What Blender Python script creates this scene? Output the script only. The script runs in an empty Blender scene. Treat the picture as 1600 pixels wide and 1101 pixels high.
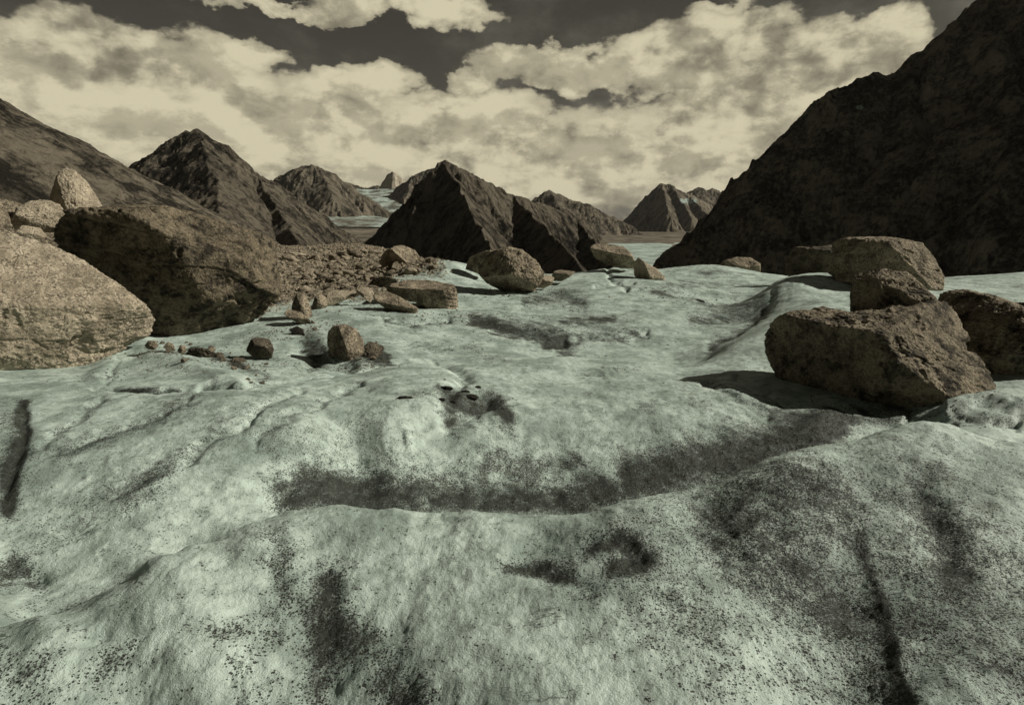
import bpy, math, random
import numpy as np
from mathutils import Vector, Matrix
R = math.radians
C = bpy.context.scene.collection
sc = bpy.context.scene

# ------------------------------------------------------------------ camera
FPX = 889.0; PITCH = R(13.44); CX, CY = 800.0, 550.5
cd = bpy.data.cameras.new('camera'); cam = bpy.data.objects.new('camera', cd); C.objects.link(cam)
cd.sensor_width = 36; cd.lens = FPX/1600*36; cd.clip_start = 0.05; cd.clip_end = 100000
cam.location = (0, 0, 0); cam.rotation_euler = (R(90)-PITCH, 0, 0)
sc.camera = cam
sc.view_settings.view_transform = 'Standard'; sc.view_settings.look = 'None'
sc.view_settings.exposure = 0.0; sc.view_settings.gamma = 1.0
SUN = Vector((0.82, 0.07, 0.54)).normalized()
SUN_EL = math.asin(SUN.z); SUN_AZ = math.atan2(SUN.x, SUN.y)
sl = bpy.data.lights.new('sun', 'SUN'); sl.energy = 5.0; sl.angle = R(0.5); sl.color = (1.0, 0.94, 0.82)
so = bpy.data.objects.new('sun', sl); C.objects.link(so)
so.rotation_euler = SUN.to_track_quat('Z', 'Y').to_euler()

class NT:
    """tiny node-graph helper"""
    def __init__(s, nt): s.nt = nt; s.nt.nodes.clear()
    def n(s, typ, props=None, **inp):
        nd = s.nt.nodes.new(typ)
        for k, v in (props or {}).items(): setattr(nd, k, v)
        for k, v in inp.items():
            key = int(k[1:]) if k[0] == 'i' and k[1:].isdigit() else k.replace('_', ' ')
            s.set(nd.inputs[key], v)
        return nd
    def set(s, sock, v):
        if isinstance(v, bpy.types.NodeSocket): s.nt.links.new(v, sock)
        elif isinstance(v, bpy.types.Node): s.nt.links.new(v.outputs[0], sock)
        elif isinstance(v, (tuple, list)) and sock.type == 'RGBA' and len(v) == 3: sock.default_value = (*v, 1)
        else: sock.default_value = v
    def m(s, op, a, b=0.0, c=0.0, clamp=False):
        nd = s.n('ShaderNodeMath', {'operation': op, 'use_clamp': clamp}, i0=a, i1=b)
        if op in ('MULTIPLY_ADD', 'SMOOTH_MIN', 'SMOOTH_MAX'): s.set(nd.inputs[2], c)
        return nd.outputs[0]
    def mr(s, v, a, b, c=0.0, d=1.0, smooth=True):
        return s.n('ShaderNodeMapRange', {'interpolation_type': 'SMOOTHSTEP' if smooth else 'LINEAR'},
                   Value=v, From_Min=a, From_Max=b, To_Min=c, To_Max=d).outputs[0]
    def mix(s, f, a, b):
        nd = s.nt.nodes.new('ShaderNodeMix'); nd.data_type = 'RGBA'
        s.set(nd.inputs[0], f); s.set(nd.inputs[6], a); s.set(nd.inputs[7], b)
        return nd.outputs[2]
    def noise(s, vec, scale, detail=6, rough=0.6, dist=0.0):
        nd = s.n('ShaderNodeTexNoise', Scale=scale, Detail=detail, Roughness=rough, Distortion=dist)
        if vec is not None: s.set(nd.inputs['Vector'], vec)
        return nd.outputs[0]

# ------------------------------------------------------------------ world: sepia sky and cumulus
def dirpx(px, py):
    x = (px-CX)/FPX; y = (CY-py)/FPX
    return np.array([x, math.cos(PITCH)+y*math.sin(PITCH), y*math.cos(PITCH)-math.sin(PITCH)])
def azel(px, py):
    d = dirpx(px, py); d = d/np.linalg.norm(d)
    return math.atan2(d[0], d[1]), math.asin(d[2])

w = bpy.data.worlds.new('World'); sc.world = w; w.use_nodes = True
g = NT(w.node_tree)
sky = g.n('ShaderNodeTexSky', {'sky_type': 'NISHITA', 'sun_disc': False, 'sun_elevation': SUN_EL,
          'sun_rotation': SUN_AZ, 'air_density': 1.0, 'dust_density': 0.3, 'ozone_density': 1.0})
tc = g.n('ShaderNodeTexCoord')
gen = tc.outputs['Generated']
sp0 = g.n('ShaderNodeSeparateXYZ', i0=gen)
flat = g.n('ShaderNodeCombineXYZ', i0=g.m('ARCTAN2', sp0.outputs[0], sp0.outputs[1]), i1=g.m('MULTIPLY', g.m('ARCSINE', sp0.outputs[2]), 1.6), i2=0.3).outputs[0]
wrp = g.n('ShaderNodeTexNoise', Vector=flat, Scale=8.0, Detail=9.0, Roughness=0.56)
wv = g.n('ShaderNodeVectorMath', {'operation': 'SUBTRACT'}, i0=wrp.outputs['Color'], i1=(0.5, 0.5, 0.5))
wv2 = g.n('ShaderNodeVectorMath', {'operation': 'SCALE'}, i0=wv.outputs[0]); wv2.inputs['Scale'].default_value = 0.13
vv = g.n('ShaderNodeVectorMath', {'operation': 'ADD'}, i0=gen, i1=wv2.outputs[0])
sp = g.n('ShaderNodeSeparateXYZ', i0=vv.outputs[0])
az = g.m('ARCTAN2', sp.outputs[0], sp.outputs[1]); el = g.m('ARCSINE', sp.outputs[2])
# cumulus masses: (px, py, half width px, half height px, weight)
blobs = [(110, 95, 130, 75, 1.0), (60, 170, 230, 90, 1.0), (280, 140, 170, 80, 1.0), (480, 215, 230, 70, 1.0),
         (400, 80, 60, 30, .8), (480, 12, 150, 15, .7), (560, 130, 95, 32, 1.0), (640, 15, 150, 26, .9), (730, 205, 150, 60, .95),
         (735, 132, 40, 22, 1.0), (880, 115, 140, 32, 1.0), (1100, 90, 150, 62, 1.0), (1300, 110, 150, 60, 1.0),
         (1390, 62, 60, 40, 1.0), (1150, 200, 200, 80, .95), (880, 270, 330, 60, .95), (600, 240, 200, 60, .9), (300, 300, 420, 70, .9),
         (1120, 14, 70, 20, .5), (1050, 190, 300, 45, .55), (-250, 150, 260, 130, .9), (1600, 90, 200, 60, .5)]
tot = None
for (bx, by, bw, bh, wt) in blobs:
    a0, e0 = azel(bx, by); a1, _ = azel(bx+bw, by); _, e1 = azel(bx, by-bh)
    sa = abs(a1-a0); se = abs(e1-e0)
    da = g.m('MULTIPLY', g.m('SUBTRACT', az, a0), 1/sa); de = g.m('MULTIPLY', g.m('SUBTRACT', el, e0), 1/se)
    d2 = g.m('ADD', g.m('MULTIPLY', da, da), g.m('MULTIPLY', de, de))
    v = g.m('MULTIPLY', g.m('EXPONENT', g.m('MULTIPLY', d2, -0.8)), wt)
    tot = v if tot is None else g.m('MAXIMUM', tot, v)
fb = g.noise(flat, 11.0, 11, 0.6)
fb2 = g.noise(flat, 4.5, 6, 0.55, 0.5)
dens = g.m('ADD', tot, g.m('MULTIPLY', g.m('SUBTRACT', fb, 0.5), 0.75))
cl = g.mr(dens, 0.31, 0.45)
offv = g.n('ShaderNodeVectorMath', {'operation': 'ADD'}, i0=flat, i1=(0.022, 0.045, 0.0))
lit = g.mr(g.m('SUBTRACT', fb, g.noise(offv.outputs[0], 11.0, 11, 0.6)), -0.10, 0.08, 0.0, 1.0)
fb3 = g.noise(flat, 22.0, 9, 0.65, 0.3)
shade = g.m('ADD', g.m('MULTIPLY', fb2, 0.45), g.m('ADD', g.m('MULTIPLY', fb, 0.3), g.m('MULTIPLY', fb3, 0.25)))
core = g.mr(shade, 0.32, 0.52)
core = g.m('MULTIPLY', core, g.mr(dens, 0.36, 0.70, 0.55, 1.0))
core = g.m('MULTIPLY', core, g.m('ADD', g.m('MULTIPLY', lit, 0.42), 0.58))
ccol = g.mix(core, (0.150, 0.134, 0.096), (0.640, 0.580, 0.405))
bw = g.n('ShaderNodeRGBToBW', Color=sky.outputs[0])
wisp = g.m('MULTIPLY', g.mr(g.noise(flat, 5.0, 9, 0.65), 0.45, 0.75), 0.9)
skyl = g.m('MULTIPLY', bw.outputs[0], g.m('ADD', wisp, 0.75))
skyn = g.n('ShaderNodeMixRGB', {'blend_type': 'MULTIPLY'}, Fac=1.0, Color2=(0.45, 0.418, 0.335))
g.nt.links.new(skyl, skyn.inputs['Color1'])
b1 = g.n('ShaderNodeBackground', Color=skyn.outputs[0], Strength=0.05)
b2 = g.n('ShaderNodeBackground', Color=ccol, Strength=1.0)
mx = g.n('ShaderNodeMixShader', i0=cl, i1=b1.outputs[0], i2=b2.outputs[0])
g.n('ShaderNodeOutputWorld', Surface=mx.outputs[0])

# ------------------------------------------------------------------ numpy noise
_rng = np.random.RandomState(7)
_perm = np.concatenate([_rng.permutation(256)]*3)
_grad = _rng.normal(size=(256, 3)); _grad /= np.linalg.norm(_grad, axis=1)[:, None]
def perlin(P):
    P = np.asarray(P, dtype=np.float64); I = np.floor(P).astype(np.int64); F = P-I; I &= 255
    U = F*F*F*(F*(F*6-15)+10); out = 0
    for dx in (0, 1):
        for dy in (0, 1):
            for dz in (0, 1):
                h = _perm[_perm[_perm[(I[:, 0]+dx) & 255]+((I[:, 1]+dy) & 255)]+((I[:, 2]+dz) & 255)]
                gd = _grad[h]
                dot = gd[:, 0]*(F[:, 0]-dx)+gd[:, 1]*(F[:, 1]-dy)+gd[:, 2]*(F[:, 2]-dz)
                wx = U[:, 0] if dx else 1-U[:, 0]; wy = U[:, 1] if dy else 1-U[:, 1]; wz = U[:, 2] if dz else 1-U[:, 2]
                out = out+dot*wx*wy*wz
    return out*1.6
def fbm(P, oct=5, gain=0.5, ridged=False):
    P = np.asarray(P, dtype=np.float64); s = 0; a = 1.0; t = 0
    for o in range(oct):
        v = perlin(P*(2.03**o)+o*17.3)
        if ridged: v = 1-2*np.abs(v)
        s = s+a*v; t += a; a *= gain
    return s/t
def sstep(x, a, b):
    t = np.clip((x-a)/(b-a), 0, 1); return t*t*(3-2*t)

def P3(px, py, Y):
    d = dirpx(px, py); return d*(Y/d[1])
def mesh_np(name, V, F, mat, smooth=True, parent=None, attrs=None):
    V = np.ascontiguousarray(V, dtype=np.float32); F = np.ascontiguousarray(F, dtype=np.int32)
    k = F.shape[1]; me = bpy.data.meshes.new(name)
    me.vertices.add(len(V)); me.vertices.foreach_set('co', V.ravel())
    me.loops.add(F.size); me.loops.foreach_set('vertex_index', F.ravel())
    me.polygons.add(len(F)); me.polygons.foreach_set('loop_start', np.arange(0, F.size, k, dtype=np.int32))
    me.polygons.foreach_set('loop_total', np.full(len(F), k, dtype=np.int32))
    me.polygons.foreach_set('use_smooth', np.full(len(F), smooth, dtype=bool))
    for an, av in (attrs or {}).items():
        at = me.attributes.new(an, 'FLOAT', 'POINT'); at.data.foreach_set('value', np.ascontiguousarray(av, dtype=np.float32))
    me.materials.append(mat); me.update(calc_edges=True); me.validate()
    o = bpy.data.objects.new(name, me); C.objects.link(o)
    if parent: o.parent = parent
    return o
def grid_faces(nr, nc):
    i = np.arange(nr*nc).reshape(nr, nc)
    return np.stack([i[:-1, :-1], i[:-1, 1:], i[1:, 1:], i[1:, :-1]], -1).reshape(-1, 4)

# ------------------------------------------------------------------ materials
def ice_material():
    m = bpy.data.materials.new('glacier_ice'); m.use_nodes = True; g = NT(m.node_tree)
    tc = g.n('ShaderNodeTexCoord'); o = tc.outputs['Object']
    dirt_shade = g.n('ShaderNodeAttribute', {'attribute_name': 'dirt_shade'}).outputs['Fac']
    rub = g.n('ShaderNodeAttribute', {'attribute_name': 'rubble'}).outputs['Fac']
    n1 = g.noise(o, 1.7, 8, 0.62)
    n2 = g.noise(o, 9.0, 9, 0.72)
    n3 = g.noise(o, 55.0, 5, 0.65)
    base = g.mix(g.mr(n1, 0.36, 0.60), ICE_A, ICE_B)
    base = g.mix(g.mr(n2, 0.42, 0.62, 0.0, 0.40), base, (0.17, 0.205, 0.175))
    # cryoconite specks: denser where the ice is dirty or painted with shade
    n4 = g.noise(o, 110.0, 3, 0.6)
    def dots(scale, rad, amt):
        v = g.n('ShaderNodeTexVoronoi', {'feature': 'F1'}, Vector=o, Scale=scale, Randomness=1.0)
        c = g.n('ShaderNodeSeparateColor', Color=v.outputs['Color'])
        keep = g.m('LESS_THAN', c.outputs[0], g.m('MULTIPLY', g.m('ADD', dirt_shade, g.m('MULTIPLY', g.m('SUBTRACT', n2, 0.52), 2.2)), amt))
        rr = g.m('MULTIPLY', g.m('ADD', c.outputs[1], 0.35), rad)
        wob_ = g.m('ADD', v.outputs['Distance'], g.m('MULTIPLY', g.m('SUBTRACT', n4, 0.5), 0.5))
        return g.m('MULTIPLY', keep, g.mr(g.m('SUBTRACT', rr, wob_), -0.03, 0.06))
    dot = g.m('MAXIMUM', dots(95.0, 0.44, 1.5), g.m('MAXIMUM', dots(52.0, 0.30, 0.50), g.m('MULTIPLY', dots(14.0, 0.34, 0.75), g.mr(g.n('ShaderNodeSeparateXYZ', i0=o).outputs[1], 5.0, 8.0))))
    lev = g.m('MULTIPLY', g.m('ADD', dirt_shade, g.m('MULTIPLY', g.m('SUBTRACT', n1, 0.5), 1.0)), 0.19)
    sp1 = g.m('ADD', g.m('MULTIPLY', n2, 0.34), g.m('ADD', g.m('MULTIPLY', n3, 0.34), g.m('MULTIPLY', n4, 0.32)))
    sp1 = g.m('SUBTRACT', sp1, g.m('SUBTRACT', 0.655, lev))
    spk = g.mr(sp1, -0.008, 0.014, 0.0, 0.95)
    film = g.m('MULTIPLY', g.m('MULTIPLY', g.mr(dirt_shade, 0.45, 1.20), g.mr(n2, 0.25, 0.6, 0.40, 1.0)), 0.84)
    base = g.mix(film, base, (0.048, 0.056, 0.046))  # film of silt, darkened further for the trough's painted shade
    base = g.mix(g.m('MULTIPLY', spk, 0.8), base, (0.022, 0.024, 0.019))
    mpc = g.n('ShaderNodeMapping', Vector=o); mpc.inputs['Scale'].default_value = (0.8, 1.5, 1.0); mpc.inputs['Rotation'].default_value = (0, 0, -0.45)
    cn = g.noise(mpc.outputs[0], 1.1, 6, 0.62, 0.8)
    crk = g.m('MULTIPLY', g.mr(g.m('ABSOLUTE', g.m('SUBTRACT', cn, 0.5)), 0.0, 0.007, 1.0, 0.0), g.mr(g.noise(o, 2.3, 4, 0.6), 0.48, 0.60, 0.0, 0.8))
    base = g.mix(crk, base, (0.03, 0.034, 0.028))
    base = g.mix(g.m('MULTIPLY', dot, 0.93), base, (0.016, 0.016, 0.012))
    rn = g.mr(g.noise(o, 5.0, 8, 0.7), 0.35, 0.65)
    rcol = g.mix(rn, (0.035, 0.031, 0.024), (0.30, 0.26, 0.19))
    col = g.mix(rub, base, rcol)
    h = g.m('ADD', g.m('MULTIPLY', g.noise(o, 30.0, 7, 0.68), 1.0), g.m('MULTIPLY', g.noise(o, 130.0, 3, 0.6), 0.35))
    bmp = g.n('ShaderNodeBump', Strength=0.85, Distance=0.016, Height=h)
    b = g.n('ShaderNodeBsdfPrincipled', Base_Color=col, Roughness=g.mr(n2, 0.3, 0.7, 0.42, 0.75), Normal=bmp.outputs[0])
    b.inputs['Specular IOR Level'].default_value = 0.25
    g.n('ShaderNodeOutputMaterial', Surface=b.outputs[0])
    return m
HAZE = 0.9e-5
ICE_A = (0.26, 0.325, 0.287); ICE_B = (0.49, 0.585, 0.525)

def rock_material(name, dark, light, s=1.0, pits=0.5, strat=None):
    m = bpy.data.materials.new(name); m.use_nodes = True; g = NT(m.node_tree)
    tc = g.n('ShaderNodeTexCoord'); o = tc.outputs['Object']
    if strat:
        mp = g.n('ShaderNodeMapping', Vector=o); mp.inputs['Rotation'].default_value = strat[0]; mp.inputs['Scale'].default_value = strat[1]; o = mp.outputs[0]
    n1 = g.noise(o, 2.2*s, 8, 0.68, 0.4); n2 = g.noise(o, 7*s, 9, 0.78); n3 = g.noise(o, 32*s, 5, 0.75)
    vo = g.n('ShaderNodeTexVoronoi', {'feature': 'DISTANCE_TO_EDGE'}, Vector=o, Scale=3.2*s)
    f = g.m('ADD', g.m('MULTIPLY', n1, 0.45), g.m('MULTIPLY', n2, 0.55))
    col = g.mix(g.mr(f, 0.42, 0.56), dark, light)
    blot = g.mr(g.m('ADD', g.m('MULTIPLY', n2, 0.5), g.m('MULTIPLY', n3, 0.5)), 0.49, 0.56, 0.0, pits)
    col = g.mix(blot, col, tuple(c*0.35 for c in dark))
    h = g.m('ADD', g.m('MULTIPLY', n2, 1.0), g.m('ADD', g.m('MULTIPLY', n1, 1.2), g.m('MULTIPLY', n3, 0.4)))
    h = g.m('ADD', h, g.mr(vo.outputs[0], 0.0, 0.05, -0.15, 0.0))
    bmp = g.n('ShaderNodeBump', Strength=1.0, Distance=0.06/s, Height=h)
    b = g.n('ShaderNodeBsdfPrincipled', Base_Color=col, Roughness=0.9, Normal=bmp.outputs[0])
    b.inputs['Specular IOR Level'].default_value = 0.15
    g.n('ShaderNodeOutputMaterial', Surface=b.outputs[0])
    return m
def mountain_material(name, dark, light, S, snow=0.0, sw=0.4):
    """S = size in metres of the large mottling"""
    m = bpy.data.materials.new(name); m.use_nodes = True; g = NT(m.node_tree)
    tc = g.n('ShaderNodeTexCoord')
    fl = g.n('ShaderNodeAttribute', {'attribute_name': 'flow'}).outputs['Fac']
    o = tc.outputs['Object']
    n1 = g.noise(o, 1.0/S, 9, 0.66, 0.3); n2 = g.noise(o, 6.0/S, 9, 0.74)
    cxyz = g.n('ShaderNodeSeparateXYZ', i0=o)
    cv = g.n('ShaderNodeCombineXYZ', i0=g.m('MULTIPLY', fl, 9.0/S), i1=g.m('MULTIPLY', cxyz.outputs[2], (0.9 if sw < .5 else 0.2)/S), i2=g.m('MULTIPLY', cxyz.outputs[1], 0.15/S))
    n3 = g.noise(cv.outputs[0], 1.0, 7, 0.68)
    f = g.m('ADD', g.m('ADD', g.m('MULTIPLY', n1, (1-sw)/2), g.m('MULTIPLY', n2, (1-sw)/2)), g.m('MULTIPLY', n3, sw))
    col = g.mix(g.mr(f, 0.43, 0.57), dark, light)
    if snow:
        sa = g.n('ShaderNodeAttribute', {'attribute_name': 'snow'}).outputs['Fac']
        sm = g.mr(g.m('ADD', sa, g.m('MULTIPLY', g.m('SUBTRACT', n2, 0.5), 1.4)), 0.48, 0.56)
        col = g.mix(sm, col, (0.42, 0.52, 0.47))
    h = g.m('ADD', g.m('ADD', g.m('MULTIPLY', n2, 1.2), g.m('MULTIPLY', n1, 1.5)), g.m('MULTIPLY', n3, 0.8))
    bmp = g.n('ShaderNodeBump', Strength=0.95, Distance=S*0.18, Height=h)
    b = g.n('ShaderNodeBsdfPrincipled', Base_Color=col, Roughness=0.95, Normal=bmp.outputs[0])
    b.inputs['Specular IOR Level'].default_value = 0.05
    g.n('ShaderNodeOutputMaterial', Surface=b.outputs[0])
    return m

# ------------------------------------------------------------------ glacier surface: surveyed heights
# control points: photograph bearing (px, py) and ground distance Y
CP = [
 # nearest ice
 (-100,1180,1.35),(0,1101,1.72),(150,1060,1.84),(120,1000,1.98),(120,1080,1.78),(200,1101,1.78),(300,1030,1.9),(250,960,2.1),(420,1040,1.93),(520,1101,1.80),(480,1000,2.08),(560,930,2.3),(480,930,2.3),
 (600,1080,1.8),(640,980,2.08),(800,1101,1.6),(800,1000,1.95),(760,900,2.38),(900,1050,1.75),(1000,1101,1.58),
 (1000,980,2.0),(1150,1060,1.7),(1250,950,2.1),(1350,1101,1.62),(1400,1050,1.72),(1480,1101,1.5),(1500,980,1.88),(1600,1050,1.62),(1700,1150,1.35),
 (1200,850,2.5),(1100,800,2.85),(1400,850,2.45),(1350,760,2.95),(1500,760,2.85),(1600,850,2.35),(1600,760,2.8),(1750,850,2.3),
 # near crest, left to right
 (-60,985,2.05),(60,962,2.15),(170,925,2.32),(230,878,2.55),(300,845,2.75),(380,815,2.95),(455,798,3.08),(530,788,3.15),(620,790,3.15),(720,790,3.18),
 (790,797,3.15),(860,800,3.15),(950,788,3.2),(1010,766,3.35),(1100,752,3.42),(1180,722,3.62),(1260,697,3.8),(1330,688,3.85),(1380,670,4.0),
 (1420,656,4.15),(1500,664,4.1),(1600,692,3.9),(1720,720,3.7),
 (560,850,2.68),(480,850,2.66),(640,850,2.7),(700,830,2.85),(850,850,2.75),(350,880,2.5),
 # hollow behind the crest
 (60,985,2.42),(200,925,2.75),(300,872,3.1),(400,830,3.4),(480,815,3.62),(560,812,3.75),(650,812,3.8),(750,815,3.85),(850,820,3.85),(950,812,3.95),
 (1030,795,4.1),(1120,780,4.25),(1200,750,4.5),(1290,725,4.8),(1380,705,5.0),(1470,690,4.9),(1600,705,4.7),
 # far wall of the hollow
 (40,930,2.75),(180,860,3.15),(250,800,3.5),(360,765,3.85),(470,735,4.3),(560,755,4.45),(650,752,4.5),(760,748,4.7),(880,742,4.8),(1000,728,4.95),
 (1100,705,5.2),(1200,680,5.5),(1280,655,5.8),(1400,640,6.3),(1500,632,5.9),(1600,645,5.5),
 # hump of clean ice beyond
 (560,718,4.75),(680,712,4.9),(800,698,5.15),(930,690,5.3),(1030,665,5.6),(1150,650,5.9),(1240,640,6.2),
 (30,840,3.3),(120,780,3.7),(60,720,4.15),(220,700,4.3),(350,680,4.5),(480,670,4.7),(600,660,5.0),(700,640,5.5),(850,640,6.0),(1000,620,6.5),(1150,610,6.7),
 (100,640,5.3),(250,620,5.7),(420,612,5.9),(560,620,5.8),(650,600,6.4),(780,592,7.2),(900,580,8.0),(1050,585,7.9),(1180,590,7.5),
 (-80,620,5.6),(30,605,6.4),(100,595,6.8),
 # its crest and the dip behind
 (620,578,7.4),(700,572,7.8),(800,562,8.6),(880,556,9.2),(1000,559,9.2),(1100,568,8.8),(1200,560,8.6),(1300,560,8.5),
 (620,572,8.6),(720,566,9.6),(880,560,10.6),(1000,562,10.6),(1100,566,10.2),
 (150,590,7.5),(300,560,8.6),(380,575,8.0),(400,560,9.0),(480,560,9.0),(560,580,8.2),
 (420,520,11.0),(500,515,11.2),(560,500,12),(650,520,11.5),(760,520,12.0),(880,515,12.8),(1000,518,12.6),(1100,530,11.8),
 (1180,520,10.6),(1250,500,11.0),(1350,500,11.0),
 (650,478,15.5),(760,480,16),(880,475,17),(1000,475,17),(1100,480,16),(1600,480,14),(1700,480,14),(1500,520,10),(1650,560,8),
 # sky-line of the ice
 (500,470,16.5),(560,450,19),(600,450,19),(672,426,21.5),(690,417,22),(706,411,22.5),(724,416,23),(745,434,22),(800,450,20),(850,446,21),(900,430,25),(935,419,28),(985,418,29),
 (1035,426,27),(1060,419,30),(1100,414,32),(1150,420,31),(1195,431,27),(1130,450,22),(1050,450,20),
 (1480,432,24),(1600,427,27),(1750,428,27),(1480,460,16),(1580,455,18),
 # smooth dome left of the right-hand boulders
 (1210,437,16.5),(1260,426,17.5),(1310,428,17.5),(1345,436,17),(1215,470,14.5),(1300,460,14.5),(1250,485,12.2),(1400,470,14),(1140,540,9.9),(1180,470,17.5),(1165,500,14.3),
 (1260,440,21),(1330,440,22),(1400,440,22),
 # moraine bank on the left
 (450,455,19),(470,430,24),(500,410,30),(470,392,40),(560,388,42),(600,395,36),(640,415,27),(560,425,27),(700,428,30),
 (-60,560,8.6),(60,545,10.0),(160,520,11.0),(300,530,11),(60,420,15),(0,380,19),(-150,400,18),(100,345,27),(40,330,30),(-100,320,34),(180,360,26),(350,390,28),(420,400,30),
]
for k in range(len(CP)): pass
cp = np.array([P3(*c) for c in CP])
# far side falls away to the valley; low shoulder behind and beside the viewer
extra = []
for px in np.linspace(-700, 2300, 13):
    for Y, z in ((38, -4.7), (48, -6.5), (60, -9.5)): 
        X = (px-CX)/FPX*Y
        if Y == 38 and px < 700: continue
        if -200 < px < 650: z = -4.0 if Y == 48 else -8.5
        extra.append((X, Y, z))
for X, Y, z in ((-3, .7, -1.55), (-1, .7, -1.6), (0, .7, -1.62), (1, .7, -1.6), (3, .7, -1.5), (-9, 6, -1.7), (9, 6, -1.7), (-25, 18, -1.2), (25, 18, -2.2), (-5, 2.5, -1.5), (5, 2.5, -1.3), (40, 32, -3), (-45, 32, -1.0)):
    extra.append((X, Y, z))
cp = np.vstack([cp, np.array(extra)])
def uv_of(X, Y):
    Yc = np.maximum(Y, 0.75)
    return np.stack([np.clip(X/Yc, -2.2, 2.2)*4.0, np.log(Yc)*2.4], -1)
def tps(d): 
    return np.where(d > 1e-9, d*d*np.log(np.maximum(d, 1e-9)), 0.0)
A = uv_of(cp[:, 0], cp[:, 1]); N = len(A)
D = np.linalg.norm(A[:, None]-A[None], axis=-1)
K = np.zeros((N+3, N+3)); K[:N, :N] = tps(D)+np.eye(N)*0.010; K[:N, N] = 1; K[:N, N+1:] = A; K[N, :N] = 1; K[N+1:, :N] = A.T
wts = np.linalg.solve(K, np.concatenate([cp[:, 2], np.zeros(3)]))
def rbf(X, Y):
    q = uv_of(X, Y); out = np.empty(len(q))
    for s in range(0, len(q), 20000):
        b = q[s:s+20000]; d = np.linalg.norm(b[:, None]-A[None], axis=-1)
        out[s:s+20000] = tps(d)@wts[:N]+wts[N]+b@wts[N+1:]
    return out
# tabulate once on a fine lattice, sample bilinearly
LU = np.linspace(-8.8, 8.8, 331); LV = np.linspace(math.log(0.75)*2.4, math.log(62)*2.4, 331)
gu, gv = np.meshgrid(LU, LV, indexing='ij'); gy = np.exp(gv.ravel()/2.4)
TAB = rbf(gu.ravel()/4*gy, gy).reshape(331, 331)
def zbase(X, Y):
    q = uv_of(X, Y); a = np.clip((q[:, 0]-LU[0])/(LU[1]-LU[0]), 0, 329.999); b = np.clip((q[:, 1]-LV[0])/(LV[1]-LV[0]), 0, 329.999)
    i = a.astype(int); j = b.astype(int); fa = a-i; fb_ = b-j
    return (TAB[i, j]*(1-fa)*(1-fb_)+TAB[i+1, j]*fa*(1-fb_)+TAB[i, j+1]*(1-fa)*fb_+TAB[i+1, j+1]*fa*fb_)
YS = np.exp(np.linspace(math.log(0.9), math.log(58), 900))
def hit(px, py):
    d = dirpx(px, py); X = d[0]/d[1]*YS; Z = d[2]/d[1]*YS
    below = np.nonzero(Z < zbase(X, YS))[0]
    Y = YS[below[0]] if len(below) else 50.0
    return d*(Y/d[1])
# plan coordinates in which streaks and hollows are drawn (a function of ground position only)
def plan(X, Y):
    Yc = np.maximum(Y, 0.5); return np.stack([889*X/Yc, 889*2.05/Yc], -1)
def poly_dist(Q, pts):
    """distance, signed side and parameter of plan points Q to a polyline given by photo bearings"""
    H = np.array([hit(*p) for p in pts]); L = plan(H[:, 0], H[:, 1])
    best = np.full(len(Q), 1e9); side = np.zeros(len(Q)); tt = np.zeros(len(Q))
    for i in range(len(L)-1):
        a, b = L[i], L[i+1]; ab = b-a; t = np.clip(((Q-a)@ab)/(ab@ab+1e-9), 0, 1)
        v = Q-(a+t[:, None]*ab); d = np.hypot(v[:, 0], v[:, 1]); m = d < best
        best[m] = d[m]; side[m] = np.sign(ab[0]*v[m, 1]-ab[1]*v[m, 0]); tt[m] = (i+t[m])/(len(L)-1)
    return best, side, tt

# grooves / ribs : (points, half width, height in metres)   negative = groove
GROOVES = [
 ([(35,635),(38,680),(28,720),(12,770)], 9, -0.03),
 ([(0,900),(25,885),(60,900)], 26, -0.05),
 ([(160,625),(60,700)], 7, -0.03), ([(330,600),(250,650),(120,700)], 7, -0.03),
 ([(470,610),(380,660),(290,720)], 8, -0.04), ([(560,600),(470,640),(400,690)], 8, -0.04),
 ([(520,735),(470,755),(430,790)], 14, -0.02), ([(420,815),(440,860),(425,900)], 24, -0.015),
 ([(520,850),(515,960),(505,1101)], 34, -0.015), ([(600,960),(640,1101)], 60, -0.02),
 ([(815,880),(860,900)], 34, -0.035), ([(930,850),(975,835),(990,870)], 30, -0.03), ([(900,905),(925,925)], 22, -0.012),
 ([(700,640),(760,625)], 22, -0.12), ([(690,570),(730,590),(700,610)], 14, -0.08),
 ([(150,592),(180,550),(205,535),(270,560),(370,596)], 24, 0.07), ([(150,606),(250,608),(380,605)], 7, -0.08), ([(165,600),(185,565)], 5, -.03),
 ([(385,603),(450,596),(520,585),(600,570),(680,565)], 6, -0.05), ([(480,575),(500,545),(480,530)], 10, -0.06),
 ([(470,545),(500,565),(545,572)], 14, -0.10),
 ([(600,500),(640,505),(700,498)], 6, -0.10), ([(740,500),(800,520),(880,530)], 9, -0.07), ([(820,470),(880,462),(910,475)], 9, -0.06),
 ([(850,540),(920,525),(1010,520)], 5, -0.08), ([(1110,540),(1150,520),(1190,492),(1205,470)], 9, -0.06),
 ([(1100,600),(1200,650)], 7, -0.04), ([(1150,590),(1230,630)], 7, -0.04),
 ([(640,690),(700,650)], 6, 0.03), ([(950,420),(955,440),(980,455)], 4, -0.10), ([(930,452),(990,446)], 3, -0.08),
 ([(1480,640),(1540,626),(1600,640)], 10, 0.10), ([(1420,652),(1500,660),(1590,662)], 8, -0.08),
 ([(1440,770),(1490,860)], 30, -0.03), ([(1100,780),(1130,850)], 40, -0.02),
]
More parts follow.
